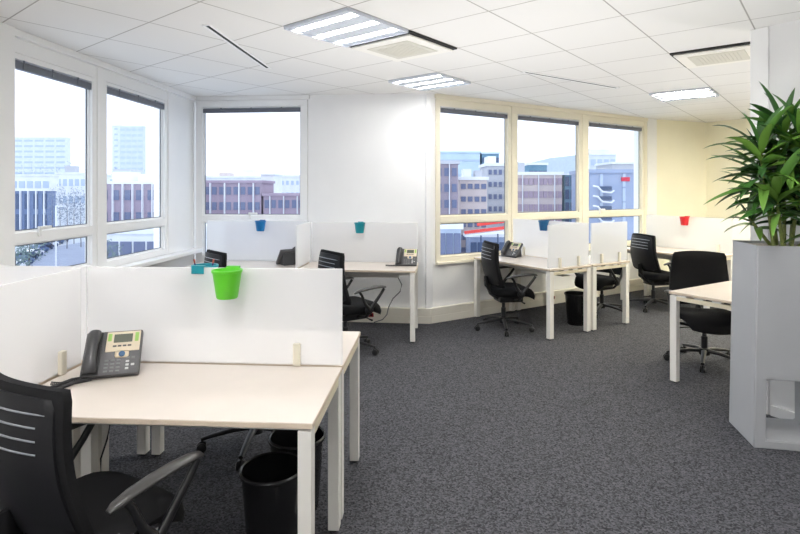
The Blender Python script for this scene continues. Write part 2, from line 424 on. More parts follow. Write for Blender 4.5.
window(6, Rloc, 2.822, 4.084, .76, 2.55, 1.20, 'frame_warm_tint', handle=3.05, blind_label='raised slatted blind on the angled window nearest the warm-tinted wall', bz=(2.475, 2.525), fw=.06)
for k, (a, b) in enumerate(((1.307, 1.361), (2.675, 2.762), (4.144, 4.21))):
    mb = MB(); mb.box(a, b, -.02, .1, .70, 2.635, bev=.003, mtx=Rloc); struct('trim_%d' % (10+k), mb, 'frame_warm_tint')
mb = MB(); mb.box(.1, 4.2, -.05, .0, .672, .70, bev=.004, mtx=Rloc); struct('trim_13', mb, 'frame_warm_tint')

# ------------------------------------------------------------------ ceiling fittings
GA = math.atan2(D1.y, D1.x)
def fixture(i, j, label, warm=False, dim=False):
    """tile with lower corner (O1+i*T1, O2+j*T2)"""
    p = gp(O1+(i+.5)*T1, O2+(j+.5)*T2)
    t = thing('ceiling_light', label, 'light', (p.x, p.y, CEIL), GA, 'ceiling light panels')
    h1, h2 = T1/2-.012, T2/2-.012
    hb = MB(); hb.box(-h1, h1, -h2, h2, -.006, -.0005)
    for sgn in (-1, 1):
        hb.box(sgn*h1-.008, sgn*h1+.008, -h2, h2, -.022, -.001); hb.box(-h1, h1, sgn*h2-.008, sgn*h2+.008, -.022, -.001)
    for xa, xb in ((-h1, -h1*.68-.034), (-h1*.68+.034, -.034), (.034, h1*.68-.034), (h1*.68+.034, h1)): hb.box(xa, xb, -h2, h2, -.013, -.006)
    hb.obj('housing', 'reflector', t)
    for k in (-1, 0, 1):
        x = k*h1*.68
        MB().box(x-.030, x+.030, -h2+.02, h2-.02, -.0085, -.0065).obj('lamp_tube', 'tube_warm' if warm else 'tube_dim' if dim else 'tube', t)
        lv = MB()
        for q in range(13):
            y = -h2+.03+q*(2*h2-.06)/12
            lv.box(x-.032, x+.032, y-.004, y+.004, -.0115, -.0095)
        lv.obj('louvre', 'reflector', t)
    return t
fixture(2, 3, 'square louvred ceiling light with three strips next to the air unit over the aisle')
fixture(5, 4, 'square louvred ceiling light above the centre desks near the windows', dim=True)
fixture(9, 1, 'square louvred ceiling light in the warm-lit ceiling near the far corner', True)
for (i, j) in ((-2, 1), (-4, -1), (-4, 3), (2, -1), (-7, 1), (-7, 5), (4, -4), (-3, -5), (9, -1), (7, -1), (11, -1), (10, -2), (12, -2), (9, -4), (-8, -3)):  # warm panels hidden by the partition are added to brighten the far wall
    fixture(i, j, 'unseen square louvred ceiling light panel, over the office behind or added past the partition', warm=(i in (7, 9, 10, 11, 12)))
def ac_unit(i, j, label, shift=0.0):
    p = gp(O1+(i+.5)*T1, O2+(j+.5)*T2)
    t = thing('air_conditioning_cassette', label, 'air conditioner', (p.x, p.y, CEIL), GA, 'ceiling air conditioning cassettes')
    h1, h2 = T1/2-.004, T2/2-.004
    MB().box(-h1, h1, -h2, h2, -.012, -.0005).obj('air_slot', 'slot_dark', t)
    b = MB(); b.box(-h1+.026, h1-.02, -h2+.026, h2-.02, -.03, -.012, bev=.010); b.obj('panel', 'ac', t)
    b = MB(); b.box(-h1+.11, h1-.11, -h2+.11, h2-.11, -.034, -.030, bev=.003)
    for q in range(11):
        y = -h2+.17+q*(2*h2-.34)/10; b.box(-h1+.16, h1-.16, y-.004, y+.004, -.037, -.034)
    b.obj('return_grille', 'ac_grille', t)
ac_unit(3, 3, 'square white air conditioning cassette adjoining the louvred light')
ac_unit(6, 0, 'square white air conditioning cassette beyond the plant in the warm-lit ceiling')
def slot(a, b, label):
    a = Vector(a); b = Vector(b); d = b-a
    t = thing('slot_diffuser', label, 'air vent', (a.x, a.y, CEIL), math.atan2(d.y, d.x), 'linear slot air diffusers')
    fr = MB(); fr.box(0, d.length, .014, .032, -.006, 0); fr.box(0, d.length, -.032, -.014, -.006, 0)
    fr.box(-.015, 0, -.032, .032, -.006, 0); fr.box(d.length, d.length+.015, -.032, .032, -.006, 0); fr.obj('frame', 'frame', t)
    MB().box(0, d.length, -.014, .014, -.003, -.0005).obj('air_slot', 'slot_dark', t)
slot((-1.325, 3.71), (-1.225, 5.0), 'long thin dark slot diffuser in the ceiling near the left windows')
slot((1.2, 5.18), (2.4, 5.98), 'long thin slot diffuser in the ceiling before the angled windows')

# ------------------------------------------------------------------ desks
W, D, H = 1.22, .605, .735
def make_desk(label):
    t = thing('desk', label, 'desk', group='white bench desks')
    b = MB(); b.box(0, W, 0, D, H-.022, H, bev=.0025); b.obj('desktop', 'top', t)
    e = MB()
    e.box(.001, W-.001, -.0012, .0, H-.020, H-.003); e.box(.001, W-.001, D, D+.0012, H-.020, H-.003)
    e.box(-.0012, 0, .001, D-.001, H-.020, H-.003); e.box(W, W+.0012, .001, D-.001, H-.020, H-.003); e.obj('edge_band', 'edge', t)
    for x in (0.004, W-.054):
        for y in (.003, D-.058):
            lg = MB(); lg.box(x, x+.05, y, y+.055, .012, H-.030, bev=.003); l = lg.obj('leg', 'leg', t)
            ft = MB(); ft.lathe([(0, 0), (.02, 0), (.02, .012), (0, .012)], 12, Matrix.Translation((x+.025, y+.0275, 0))); ft.obj('foot', 'dark', l, 40)
    for x in (.006, W-.046):
        r = MB(); r.box(x, x+.04, .058, D-.058, H-.068, H-.036, bev=.002); r.obj('end_rail', 'rail', t)
        s_ = MB()
        for q in range(4):
            y = .1+q*(D-.2)/3; s_.box(x+.001, x+.039, y-.035, y+.035, H-.036, H-.022)
        s_.obj('spacer', 'leg', t)
    for y in (.09, D-.13):
        r = MB(); r.box(.046, W-.046, y, y+.04, H-.066, H-.024, bev=.002); r.obj('beam', 'leg', t)
    tr = MB(); tr.box(.2, W-.2, D-.2, D-.19, H-.14, H-.066); tr.box(.2, W-.2, D-.19, D-.1, H-.14, H-.13); tr.obj('cable_tray', 'leg', t)
    return t
desk0 = make_desk('white desk with a charcoal phone, black office chair at its front')
FA = -R(3.6); fu = Vector((math.cos(FA), math.sin(FA))); fv = Vector((-fu.y, fu.x)); G = Vector((-.268, 2.508))
def fg(x, y): p = G+fu*x+fv*y; return (p.x, p.y, 0)
p = fg(-W, -.012-D); desk0.location = p; desk0.rotation_euler.z = FA
dup(desk0, fg(0, .012+D), FA+PI, 'white desk behind the long frosted screen with green pot')
dup(desk0, fg(-2*W-.03, -.012-D), FA, 'white desk on the window side of the angled end screen, largely hidden')
dup(desk0, fg(-W-.03, .012+D), FA+PI, 'white desk by the left windows on the far side of the screens, largely hidden')
CB = -R(4.8); cu = Vector((math.cos(CB), math.sin(CB))); cv = Vector((-cu.y, cu.x)); Cc = Vector((.155, 5.47))
def ct(x, y): p = Cc+cu*x+cv*y; return (p.x, p.y, 0)
dup(desk0, ct(-W, 0), CB, 'white desk along the plain white wall with a beige phone')
dup(desk0, ct(-2*W-.03, 0), CB, 'white desk under the single centre window')
A = Vector((1.545, 5.56)); D2_ = D*1.06; BW = 2*D2_+.035
def b2(x, y): p = A+w*x+m_*y; return (p.x, p.y, 0)
NA = math.atan2(n_.y, n_.x)
dup(desk0, b2(0, W), NA, 'white desk at the angled windows with a black chair on its open side').scale.y = 1.06
dup(desk0, b2(BW, 0), NA+PI, 'white desk at the angled windows with a waste bin beneath').scale.y = 1.06
N3 = Vector((4.265, 6.89))
def b3(x, y): p = N3+w*x+m_*y; return (p.x, p.y, 0)
dup(desk0, b3(-.015-D, W), NA, 'white desk by the warm-tinted corner wall under the red pot')
dup(desk0, b3(.015+D, 0), NA+PI, 'white desk behind the screen with red pot, mostly hidden by planter')
K = Vector((2.18, 4.375))
pk = K+w*W; dup(desk0, (pk.x, pk.y, 0), math.atan2(-w.y, -w.x), 'white desk end projecting from behind the grey planter')

# ------------------------------------------------------------------ screens
def screen(x, label, p, ang, z0=H+.002, z1=1.187, clips=(), side=-1):
    """x = length; p = plan start point; clips = positions along it"""
    t = thing('desk_screen', label, 'desk screen', (p[0], p[1], z0), ang, 'frosted white desk screens')
    MB().box(0, x, -.007, .007, .004, z1-z0, bev=.002).obj('panel', 'screen', t)
    for c in clips:
        cb = MB(); cb.box(c-.017, c+.017, side*.0075 if side > 0 else -.03, .03 if side > 0 else -.0075, 0, .105, bev=.005)
        cb.obj('clip', 'beige_p', t)
    return t
screen(W+.005, 'long frosted screen with the green pot hung on it', fg(-W-.005, 0), FA, clips=(.17, 1.015))
screen(W+.02, 'frosted screen continuing behind the angled end screen by the left windows', fg(-2*W-.035, 0), FA, clips=(.2, 1.0))
screen(D-.06, 'frosted end screen between two desks, left of the charcoal phone', fg(-W-.015, -D+.01), FA+PI/2, clips=(.40,), side=-1)
screen(W-.01, 'frosted screen on the wall side desk with a small teal pot', ct(-W+.005, D+.012), CB, z1=1.185, clips=(.15, 1.0))
screen(W-.01, 'frosted screen below the centre window with a small blue pot', ct(-2*W-.025, D+.012), CB, z1=1.20, clips=(.15, 1.0))
screen(D-.02, 'frosted divider screen between the two desks along the back wall', ct(-W-.015, .01), CB+PI/2, clips=(.45,), side=1)
screen(W-.05, 'frosted middle screen between the angled window desks with deep blue pot', b2(BW/2, W), NA, clips=(.2, .9))
screen(D2_-.012, 'frosted end screen on the left desk of the angled window pair', b2(.006, .035), WA, clips=(.16, .45))
screen(D2_-.012, 'frosted end screen on the right desk of the angled window pair', b2(D2_+.04, .035), WA, clips=(.16, .47))
screen(W-.02, 'frosted screen with the red pot near the warm-tinted corner', b3(0, W), NA, clips=(.14, 1.03))
screen(D-.03, 'frosted end screen just left of the plant leaves by the pale wall', b3(.025, .035), WA, clips=(.16, .45))

# ------------------------------------------------------------------ chairs
CM = {}
def chair_meshes():
    # seat cushion
    def seat(u, v, k):
        a = u*2-1; b = v*2-1
        x, y = a*math.sqrt(1-b*b*.42)*.255, b*math.sqrt(1-a*a*.36)*.25
        e = max(abs(a), abs(b))**6
        fr = max(0, b-.35)/.65
        z = .482 + .016*a*a - .075*fr**2 - .006*max(0, -b)
        sc_ = 1-.05*e
        if k: return Vector((x*sc_, y*sc_+.01, z-.032*e))
        return Vector((x*(.97-.03*e), y*(.97-.03*e)+.005, z-.105+.022*e+.012*fr))
    CM['seat'] = MB().grid(seat, 14, 14).mesh('seat', 'fabric', 60)
    def bw(v): return .266 - .045*v**1.4
    def by(v): return -.235 - .055*v + .035*math.sin(PI*v)*-1 + .03*(1-v)**3*0
    def back(off, th, ins):
        def f(u, v, k):
            a = u*2-1
            rc = 1-(.05 if v > .5 else .09)*(max(0, abs(2*v-1)-.88)/.12)**2
            x = a*(bw(v)-ins)*rc
            y = by(v) + off + .05*a*a
            z = .50 + ins + (.485-2*ins)*v - .012*a*a*v
            e = max(abs(a), abs(2*v-1))**8
            return Vector((x, y + (th*(1-.55*e) if k else -.0), z))
        return f
    CM['cushion'] = MB().grid(back(-.005, .055, 0), 14, 16).mesh('cushion', 'fabric', 60)
    CM['back_shell'] = MB().grid(back(-.022, .016, .022), 14, 16).mesh('back_shell', 'shell', 60)
    for q in range(4):
        v = .90-.085*q
        pts = []
        ws = (1.0, .86, .86, .86)[q]
        for i in range(13):
            a = (-1+2*i/12)*ws*.92
            pts.append(Vector((a*(bw(v)-.03), by(v)-.0225+.05*a*a, .50+.022+.441*v-.012*a*a*v)))
        CM['strip%d' % q] = MB().tube(pts, .0032, 6).mesh('trim_strip', 'chrome', 60)
    sp = MB(); sp.tube([(0, -.02, .345), (0, -.17, .345), (0, -.245, .40), (0, -.275, .50), (0, -.288, .60)], [.03, .03, .03, .028, .022], 8, flat=(1.4, .45)); CM['spine'] = sp.mesh('back_support', 'black', 60)
    mc = MB(); mc.box(-.11, .11, -.17, .10, .315, .378, bev=.012); CM['mech'] = mc.mesh('mechanism', 'black', 40)
    lv = MB(); lv.tube([(.09, .03, .345), (.2, .04, .34), (.265, .045, .335)], [.007, .007, .012], 8, flat=(1, .7)); CM['lever'] = lv.mesh('lever', 'black', 60)
    gc = MB(); gc.lathe([(0, .09), (.026, .09), (.026, .24), (.018, .24), (.018, .32), (0, .32)], 16); CM['column'] = gc.mesh('gas_column', 'dark', 40)
    hb = MB(); hb.lathe([(0, .075), (.045, .075), (.05, .10), (.045, .13), (.03, .135), (0, .135)], 20); CM['hub'] = hb.mesh('base_hub', 'dark', 40)
    lg = MB(); lg.tube([(.03, 0, .112), (.12, 0, .108), (.25, 0, .088), (.315, 0, .074)], [.024, .021, .017, .014], 10, flat=(1, .75)); CM['bleg'] = lg.mesh('base_leg', 'dark', 60)
    cs = MB()
    for sy in (-1, 1):
        cs.lathe([(0, -.010), (.020, -.010), (.028, -.006), (.028, .006), (.020, .010), (0, .010)], 16, Matrix.Translation((.312, sy*.014, .028)) @ Matrix.Rotation(PI/2, 4, 'X'))
    cs.box(.288, .325, -.006, .006, .03, .062, bev=.003); cs.lathe([(0, .04), (.007, .04), (.007, .07), (0, .07)], 10, Matrix.Translation((.308, 0, 0))); CM['caster'] = cs.mesh('caster', 'caster', 40)
    for sgn, nm in ((-1, 'armL'), (1, 'armR')):
        X = sgn*.302
        fr = MB()
        fr.lathe([(0, -.014), (.036, -.014), (.04, -.006), (.04, .008), (.03, .016), (0, .016)], 18, Matrix.Translation((X-sgn*.015, .0, .44)) @ Matrix.Rotation(PI/2, 4, 'Y'))
        fr.tube([(X, .0, .44), (X, .05, .50), (X, .12, .58), (X, .155, .628)], [.020, .017, .015, .015], 8, flat=(.75, 1))
        fr.tube([(X, .0, .44), (X, -.05, .50), (X, -.09, .59), (X, -.115, .622)], [.020, .016, .013, .012], 8, flat=(.75, 1))
        fr.tube([(X, 0, .435), (X-sgn*.06, 0, .37), (X-sgn*.18, 0, .345)], [.022, .02, .02], 8, flat=(1, .6))
        CM[nm] = fr.mesh('armrest', 'black', 60)
        pd = MB(); pd.tube([(X, -.165, .612), (X, -.145, .620), (X, -.09, .633), (X, -.02, .642), (X, .06, .647), (X, .13, .647), (X, .165, .642), (X, .175, .638)],
                           [.010, .019, .023, .024, .024, .023, .018, .008], 12, flat=(1.15, .55)); CM[nm+'pad'] = pd.mesh('arm_pad', 'armpad', 60)
chair_meshes()
def chair(x, y, phi, label, star=-90):
    """phi: heading in degrees clockwise from +Y; star: world angle of one base leg"""
    rz = -R(phi)
    t = thing('office_chair', label, 'chair', (x, y, 0), rz, 'black swivel office chairs')
    link('seat', CM['seat'], t); b = link('backrest', CM['back_shell'], t); link('cushion', CM['cushion'], b)
    for q in range(4): link('trim_strip', CM['strip%d' % q], b)
    link('back_support', CM['spine'], t); link('mechanism', CM['mech'], t); link('lever', CM['lever'], t); link('gas_column', CM['column'], t, (0, -.09, 0)); link('base_hub', CM['hub'], t, (0, -.09, 0))
    for k in range(5):
        a = R(star+72*k)-rz
        l = link('base_leg', CM['bleg'], t, (0, -.09, 0), rotz=a); link('caster', CM['caster'], l)
    for nm in ('armL', 'armR'):
        a = link('armrest', CM[nm], t); link('arm_pad', CM[nm+'pad'], a)
    return t
chair(-1.035, 1.865, 29, 'black office chair with four pale trim lines, cut off at the picture corner', -60)
chair(-.885, 3.21, 183, 'black office chair tucked under the desk behind the green pot screen', -90)
chair(-.45, 5.24, 55, 'black office chair at the desk with the beige phone on plain wall', -20)
chair(-1.56, 5.27, 50, 'black office chair at the centre window desk, only its back top showing', -40)
chair(1.245, 6.05, 80, 'black office chair side-on at the angled windows, before the blue pot desk', -95)
chair(2.46, 6.74, -122, 'black office chair seen through desk legs next to a waste bin', -50)
chair(3.41, 7.10, 78, 'black office chair at the far desk with the red pot screen', -60)
chair(2.72, 4.77, 192, 'black office chair facing out behind the desk end beside the planter', -122)

# ------------------------------------------------------------------ phones
def make_phone(label):
    t = thing('desk_phone', label, 'phone', group='desk phones')
    th = math.atan2(.150, .125)
    ft = Matrix.Translation((0, -.085, .012)) @ Matrix.Rotation(th, 4, 'X')      # face plane: x across, y up the slope, z out
    L = .205
    MB().box(-.115, .115, 0, L, -.02, .012, bev=.006, mtx=ft).obj('body', 'phone', t, 40)
    st = MB(); st.prism_yz([(-.07, .004), (.07, .004), (.06, .02), (.045, .135), (.03, .135), (-.05, .03)], -.085, .085, bev=.003); st.obj('stand', 'handset', t, 40)
    MB().box(-.03, .108, .105, L-.006, .010, .0145, bev=.002, mtx=ft).obj('face_plate', 'phoneplate', t)
    pl = MB(); pl.box(.012, .068, .075, .107, .010, .0142, bev=.008, mtx=ft); pl.obj('plate_tongue', 'phoneplate', t)
    MB().box(.0, .076, .146, .186, .0145, .0162, bev=.001, mtx=ft).obj('screen', 'lcd', t)
    for x0, x1, y0 in ((-.024, -.009, .155), (.086, .101, .148)):
        MB().box(x0, x1, y0, .190, .0145, .0160, mtx=ft).obj('label_strip', 'green_label', t)
    for k in range(4):
        MB().box(-.001+k*.02, .014+k*.02, .126, .133, .0145, .018, bev=.001, mtx=ft).obj('soft_key', 'handset', t)
    MB().lathe([(0, .0142), (.013, .0142), (.013, .018), (.009, .0195), (0, .0185)], 18, ft @ Matrix.Translation((.040, .091, 0))).obj('navigation_button', 'blue_btn', t, 40)
    for r in range(4):
        for c in range(3):
            x = -.018+c*.024; y = .064-r*.016
            MB().box(x-.008, x+.008, y-.0045, y+.0045, .012, .0155, bev=.0015, mtx=ft).obj('key', 'key', t)
    for r in range(4):
        for c in range(2):
            if r in (0,) or c == 0 or r == 2:
                x = .066+c*.022; y = .072-r*.016
                MB().box(x-.007, x+.007, y-.005, y+.005, .012, .0155, bev=.0015, mtx=ft).obj('function_key', 'keylight' if r else 'key', t)
    cr = MB(); cr.box(-.108, -.045, .006, L-.004, .012, .017, bev=.003, mtx=ft); cr.obj('cradle', 'handset', t)
    pts = [(-.076, .010, .030), (-.076, .03, .041), (-.076, .07, .048), (-.076, .10, .050), (-.076, .14, .047), (-.076, .175, .040), (-.076, .196, .030)]
    hs = MB(); hs.tube(pts, [.024, .029, .024, .022, .024, .029, .024], 14, flat=(1.02, .62), mtx=ft, up=Vector((0, 0, 1)))
    hs.box(-.102, -.050, .012, .055, .016, .036, bev=.008, mtx=ft); hs.box(-.102, -.050, .150, .195, .016, .036, bev=.008, mtx=ft)
    hs.obj('handset', 'handset', t, 50)
    cd = MB(); q = []
    for k in range(90):
        u = k/89; a = k*1.25
        cpos = Vector((-.085-.13*u, -.085-.03*math.sin(u*PI)-.02*u, .011))
        q.append(cpos+Vector((0, .006*math.cos(a), .006*math.sin(a))))
    cd.tube(q, .0028, 5); cd.obj('handset_cord', 'cable', t, 60)
    return t
ph0 = make_phone('charcoal desk phone with beige face and green label strips beside the end screen')
ph0.location = (-1.283, 2.42, H); ph0.rotation_euler.z = R(17)
def fromcam(px, Y): return (px-400)/F*Y
dup(ph0, (.075, 5.87, H), R(-8), 'desk phone with beige face at the right end of the wall desk')
dup(ph0, (-1.22, 5.92, H), R(215), 'desk phone on the centre window desk, its back turned')
pb = b2(.42, .98); dup(ph0, (pb[0], pb[1], H), R(-52), 'desk phone with blue sheen on the angled window desk')
pb = b3(-.25, W-.14); dup(ph0, (pb[0], pb[1], H), R(-52), 'desk phone at the far desk close to the warm-tinted corner')
# wires
cb = MB(); z = H+.009
cb.tube([(-1.362, 2.325, z), (-1.40, 2.30, z), (-1.43, 2.20, z), (-1.40, 2.10, z), (-1.36, 2.0, z)], .008, 8); cb.tube([(-1.32, 2.310, z), (-1.37, 2.27, z), (-1.395, 2.18, z), (-1.36, 2.06, z)], .008, 8)
tag(cb.obj('phone_cord', 'cable', None, 60), 'thick black phone cord lying on the front desk beside the charcoal phone', 'cord')
cb = MB(); cb.tube([(-.02, 6.09, .70), (-.06, 6.11, .64), (-.02, 6.12, .56), (.02, 6.12, .48), (.0, 6.12, .40), (-.08, 6.13, .32), (-.13, 6.14, .22), (-.15, 6.16, .13), (-.20, 6.18, .07), (-.30, 6.17, .04)], .006, 8)
tag(cb.obj('power_cable', 'grey_cable', None, 60), 'grey cable hanging in a curve below the wall desk', 'cable')
cb = MB(); q = fg(-W+.14, -.10)
cb.tube([(q[0], q[1], .665), (q[0]+.02, q[1]-.01, .62), (q[0]+.04, q[1]-.02, .52), (q[0]+.02, q[1]-.02, .42), (q[0]-.02, q[1], .32), (q[0]-.03, q[1]+.02, .2), (q[0]-.03, q[1]+.02, .02)], .004, 8)
tag(cb.obj('loose_cable', 'cable', None, 60), 'thin black cable dangling beneath the front desk', 'cable')
def socket(loc_m, x, label):
    p_ = loc_m @ Vector((x, -.06, .09)); t = thing('power_socket', label, 'socket', p_, loc_m.to_euler().z, 'red power sockets on the trunking')
    MB().box(-.045, .045, -.008, 0, -.022, .022, bev=.003).obj('face', 'sock_red', t)
    for sx in (-.02, .02):
        MB().lathe([(0, 0), (.014, 0), (.014, .002), (0, .002)], 14, Matrix.Translation((sx, -.008, 0)) @ Matrix.Rotation(PI/2, 4, 'X')).obj('outlet', 'slot_dark', t)
socket(Cloc, 2.185, 'red power socket on the trunking under the wall desk')
socket(Rloc, 2.01, 'red power socket on the trunking below the angled window desks')

# ------------------------------------------------------------------ bins
def make_bin(label):
    t = thing('waste_bin', label, 'bin', group='black plastic waste bins')
    b = MB(); b.lathe([(0, 0), (.098, 0), (.102, .006), (.130, .345), (.126, .345), (.098, .012), (0, .012)], 40); b.obj('body', 'binp', t, 50)
    r = MB(); r.lathe([(.127, .338), (.137, .338), (.140, .346), (.138, .356), (.131, .359), (.126, .354)], 40); r.obj('rim', 'binp', t, 60)
    return t
bn = make_bin('black waste bin cut by the picture bottom, before a similar bin'); bn.location = (-.552, 2.335, 0)
dup(bn, (-.503, 2.64, 0), 0, 'black waste bin behind another bin, under the front desks')
pb = b2(.80, .33); dup(bn, (pb[0], pb[1], 0), 0, 'black waste bin beneath the desks at the angled windows')

# ------------------------------------------------------------------ hanging pots
def pot(p, ang, m, label, s=1.0, hook='back', lip=False):
    """p = point on the screen face at its top; pot hangs on -y local side"""
    t = thing('hanging_pot', label, 'pot', p, ang, 'plastic pots hung on the desk screens')
    r0, r1, h = .046*s, .062*s, .125*s
    b = MB(); b.lathe([(0, -h), (r0*.93, -h), (r0, -h+.005), (r1, -.012), (r1+.004, -.011), (r1+.004, .0), (r1-.003, .0), (r0-.003, -h+.007), (0, -h+.007)], 32, Matrix.Translation((0, -r1-.012, 0)))
    b.obj('body', m, t, 50)
    k = MB(); k.box(-.03, .03, -.011, .013, .0025, .006, bev=.001); k.box(-.03, .03, .0085, .012, -.032 if lip else -.02, .004, bev=.001); k.box(-.03, .03, -.0145, -.0085, -.02, .004, bev=.001)
    k.obj('hook', m, t)
    return t
q = fg(-.517, 0); pot((q[0], q[1], 1.190), FA, 'green', 'green pot hung on the front of the long frosted screen', 1.04)
q = fg(-.685, 0); tp = pot((q[0], q[1], 1.190), FA+PI, 'teal', 'teal pot behind the long frosted screen, holding pens', .95, lip=True)
qc = Vector((q[0], q[1]))+fv*.07
for k, (dx, dy, m, lb, tx) in enumerate(((-.045, 0, 'pen_b', 'pen leaning to the outer side of the teal pot', -.02), (.04, .0, 'pen_b', 'pen leaning toward the green pot, in the teal pot', .03))):
    a = Vector((qc.x+dx*.55, qc.y, 1.085)); b_ = Vector((qc.x+dx*1.0+tx*.2, qc.y-.01, 1.218))
    t = thing('pen', lb, 'pen', a, 0, 'pens in the teal pot')
    MB().tube([(0, 0, 0), (b_-a)*.86], .004, 8).obj('barrel', m, t, 60); MB().tube([(b_-a)*.86, (b_-a)], .0042, 8).obj('cap', 'pen_r', t, 60)
q = ct(-2*W+.64, D+.012); pot((q[0], q[1], 1.203), CB, 'blue', 'small blue pot below the centre window handle', .95)
q = ct(-.655, D+.012); pot((q[0], q[1], 1.188), CB, 'teal', 'small teal pot on the wall desk screen', .95)
q = b2(BW/2, W-.58); pot((q[0], q[1], 1.190), NA, 'deep_blue', 'deep blue pot on the middle screen of the angled window desks', .95)
q = b3(0, W-.61); pot((q[0], q[1], 1.190), NA, 'red', 'red pot on the far screen near the warm-tinted corner', .95)

# ------------------------------------------------------------------ planter and plant
PA = -R(11); PL = Vector((2.128, 3.25)); PWd, PDp, PH = .46, .37, 1.225
pt = thing('planter', 'tall grey floor planter with a square opening through its foot', 'planter', (PL.x, PL.y, 0), PA)
bmx = bmesh.new()
xs = [0, .068, PWd-.068, PWd]; zs = [0, .052, .413, PH]; ys = [0, PDp]
V = {}
def vv(i, k, j):
    if (i, k, j) not in V:
        tz = zs[k]/PH; sc_ = 1-.07*tz
        V[(i, k, j)] = bmx.verts.new(((xs[i]-PWd/2)*sc_+PWd/2+.006*tz, (ys[j]-PDp/2)*(1-.02*tz)+PDp/2, zs[k]))
    return V[(i, k, j)]
for j in (0, 1):
    for i in range(3):
        for k in range(3):
            if (i, k) != (1, 1): bmx.faces.new([vv(i, k, j), vv(i+1, k, j), vv(i+1, k+1, j), vv(i, k+1, j)])
for k in range(3):
    for i in (0, 3): bmx.faces.new([vv(i, k, 0), vv(i, k+1, 0), vv(i, k+1, 1), vv(i, k, 1)])
tops = []
for i in range(3):
    bmx.faces.new([vv(i, 0, 0), vv(i, 0, 1), vv(i+1, 0, 1), vv(i+1, 0, 0)])
    tops.append(bmx.faces.new([vv(i, 3, 0), vv(i+1, 3, 0), vv(i+1, 3, 1), vv(i, 3, 1)]))
for i in (1, 2): bmx.faces.new([vv(i, 1, 0), vv(i, 2, 0), vv(i, 2, 1), vv(i, 1, 1)])
for k in (1, 2): bmx.faces.new([vv(1, k, 0), vv(1, k, 1), vv(2, k, 1), vv(2, k, 0)])
bmesh.ops.inset_region(bmx, faces=tops, thickness=.022, use_even_offset=True)
for v in {v for f in tops for v in f.verts}: v.co.z -= .05
bmesh.ops.recalc_face_normals(bmx, faces=bmx.faces)
es = [e for e in bmx.edges if len(e.link_faces) == 2 and e.calc_face_angle(0) > R(30)]
bmesh.ops.bevel(bmx, geom=es, offset=.007, segments=3, affect='EDGES')
me = bpy.data.meshes.new('body'); bmx.to_mesh(me); bmx.free(); me.materials.append(M['planter'])
for p_ in me.polygons: p_.use_smooth = True
me.set_sharp_from_angle(angle=R(40)); link('body', me, pt)
g_ = MB().box(.046, PWd-.040, .034, PDp-.034, PH-.052, PH-.022).obj('gravel', 'soil', pt); g_['kind'] = 'stuff'

pc = Vector((PL.x, PL.y)) + Vector((math.cos(PA), math.sin(PA)))*PWd*.55 + Vector((-math.sin(PA), math.cos(PA)))*PDp*.5
pl = thing('corn_plant', 'leafy green cane plant with long arching leaves in the tall grey planter', 'plant', (pc.x, pc.y, PH-.022))
rnd = random.Random(3)
def leaf(bm, base, az, el, L, wd, droop, roll):
    n = 8; d = Vector((math.cos(az)*math.cos(el), math.sin(az)*math.cos(el), math.sin(el))); p = Vector(base)
    side0 = Vector((-math.sin(az), math.cos(az), 0)); prev = None
    for i in range(n+1):
        u = i/n
        wv = wd*(math.sin(PI*min(1, u*.92+.08))**.75)*(1-.25*u) if u < 1 else 0
        nrm = side0.cross(d).normalized()
        sd = (side0*math.cos(roll)+nrm*math.sin(roll)).normalized()
        up = sd.cross(d).normalized() * (-1)
        cup = up*(-wv*.22)
        if i == n: cur = [bm.verts.new(p)]*3
        else: cur = [bm.verts.new(p+sd*wv/2), bm.verts.new(p+cup), bm.verts.new(p-sd*wv/2)]
        if prev:
            for a in (0, 1):
                q_ = [prev[a], prev[a+1], cur[a+1], cur[a]]
                if cur[a] is cur[a+1]: q_ = [prev[a], prev[a+1], cur[a]]
                bm.faces.new(q_)
        prev = cur
        p = p + d*(L/n); d = (d + Vector((0, 0, -droop/n))).normalized()
canes = [(-.085, -.02, .62, -.10, -.02), (-.03, .03, .48, -.02, .06), (.02, -.03, .66, .04, -.05), (.06, .035, .54, .09, .06), (-.045, -.045, .34, -.10, -.08), (.085, -.02, .40, .14, -.05), (-.005, .0, .74, .0, .0), (-.07, .03, .17, -.12, .02), (.05, -.05, .15, .10, -.07)]
for (cx, cy, ch, lx, ly) in canes:
    tip = Vector((cx+lx, cy+ly, ch)); b0 = Vector((cx, cy, 0))
    pts = [b0.lerp(tip, u)+Vector((0, 0, 0)) for u in (0, .3, .6, .85, 1)]
    s_ = MB().tube(pts, [.011, .0105, .010, .009, .007], 8).obj('cane', 'stem', pl, 60)
    lb = MB(); nl = 32 if ch > .3 else 9
    for k in range(nl):
        u = 1 - .44*(k/nl)**1.1*min(1, .5/ch*1.2)
        bs = b0.lerp(tip, u)
        az = k*2.399 + rnd.uniform(-.4, .4)
        el = R(74) - R(80)*(k/nl) + R(rnd.uniform(-10, 10))
        tp_ = Vector((pc.x+bs.x, pc.y+bs.y)); ex = Vector((math.cos(az), math.sin(az)))*.44*math.cos(max(0, el-.5))
        room = -((tp_-P0).dot(w)) - .02
        if ex.dot(w) > room: az += PI*.75; ex = Vector((math.cos(az), math.sin(az)))*.44*math.cos(max(0, el-.5))
        if ex.dot(w) > room: az += PI*.5
        leaf(lb.b, bs, az, el, rnd.uniform(.25, .38)*(1 if ch > .3 else .72), rnd.uniform(.048, .072), rnd.uniform(.7, 1.6), rnd.uniform(-.5, .5))
    me = bpy.data.meshes.new('leaves'); lb.b.to_mesh(me); lb.b.free(); me.materials.append(M['leaf'])
    for p_ in me.polygons: p_.use_smooth = True
    link('leaves', me, s_)

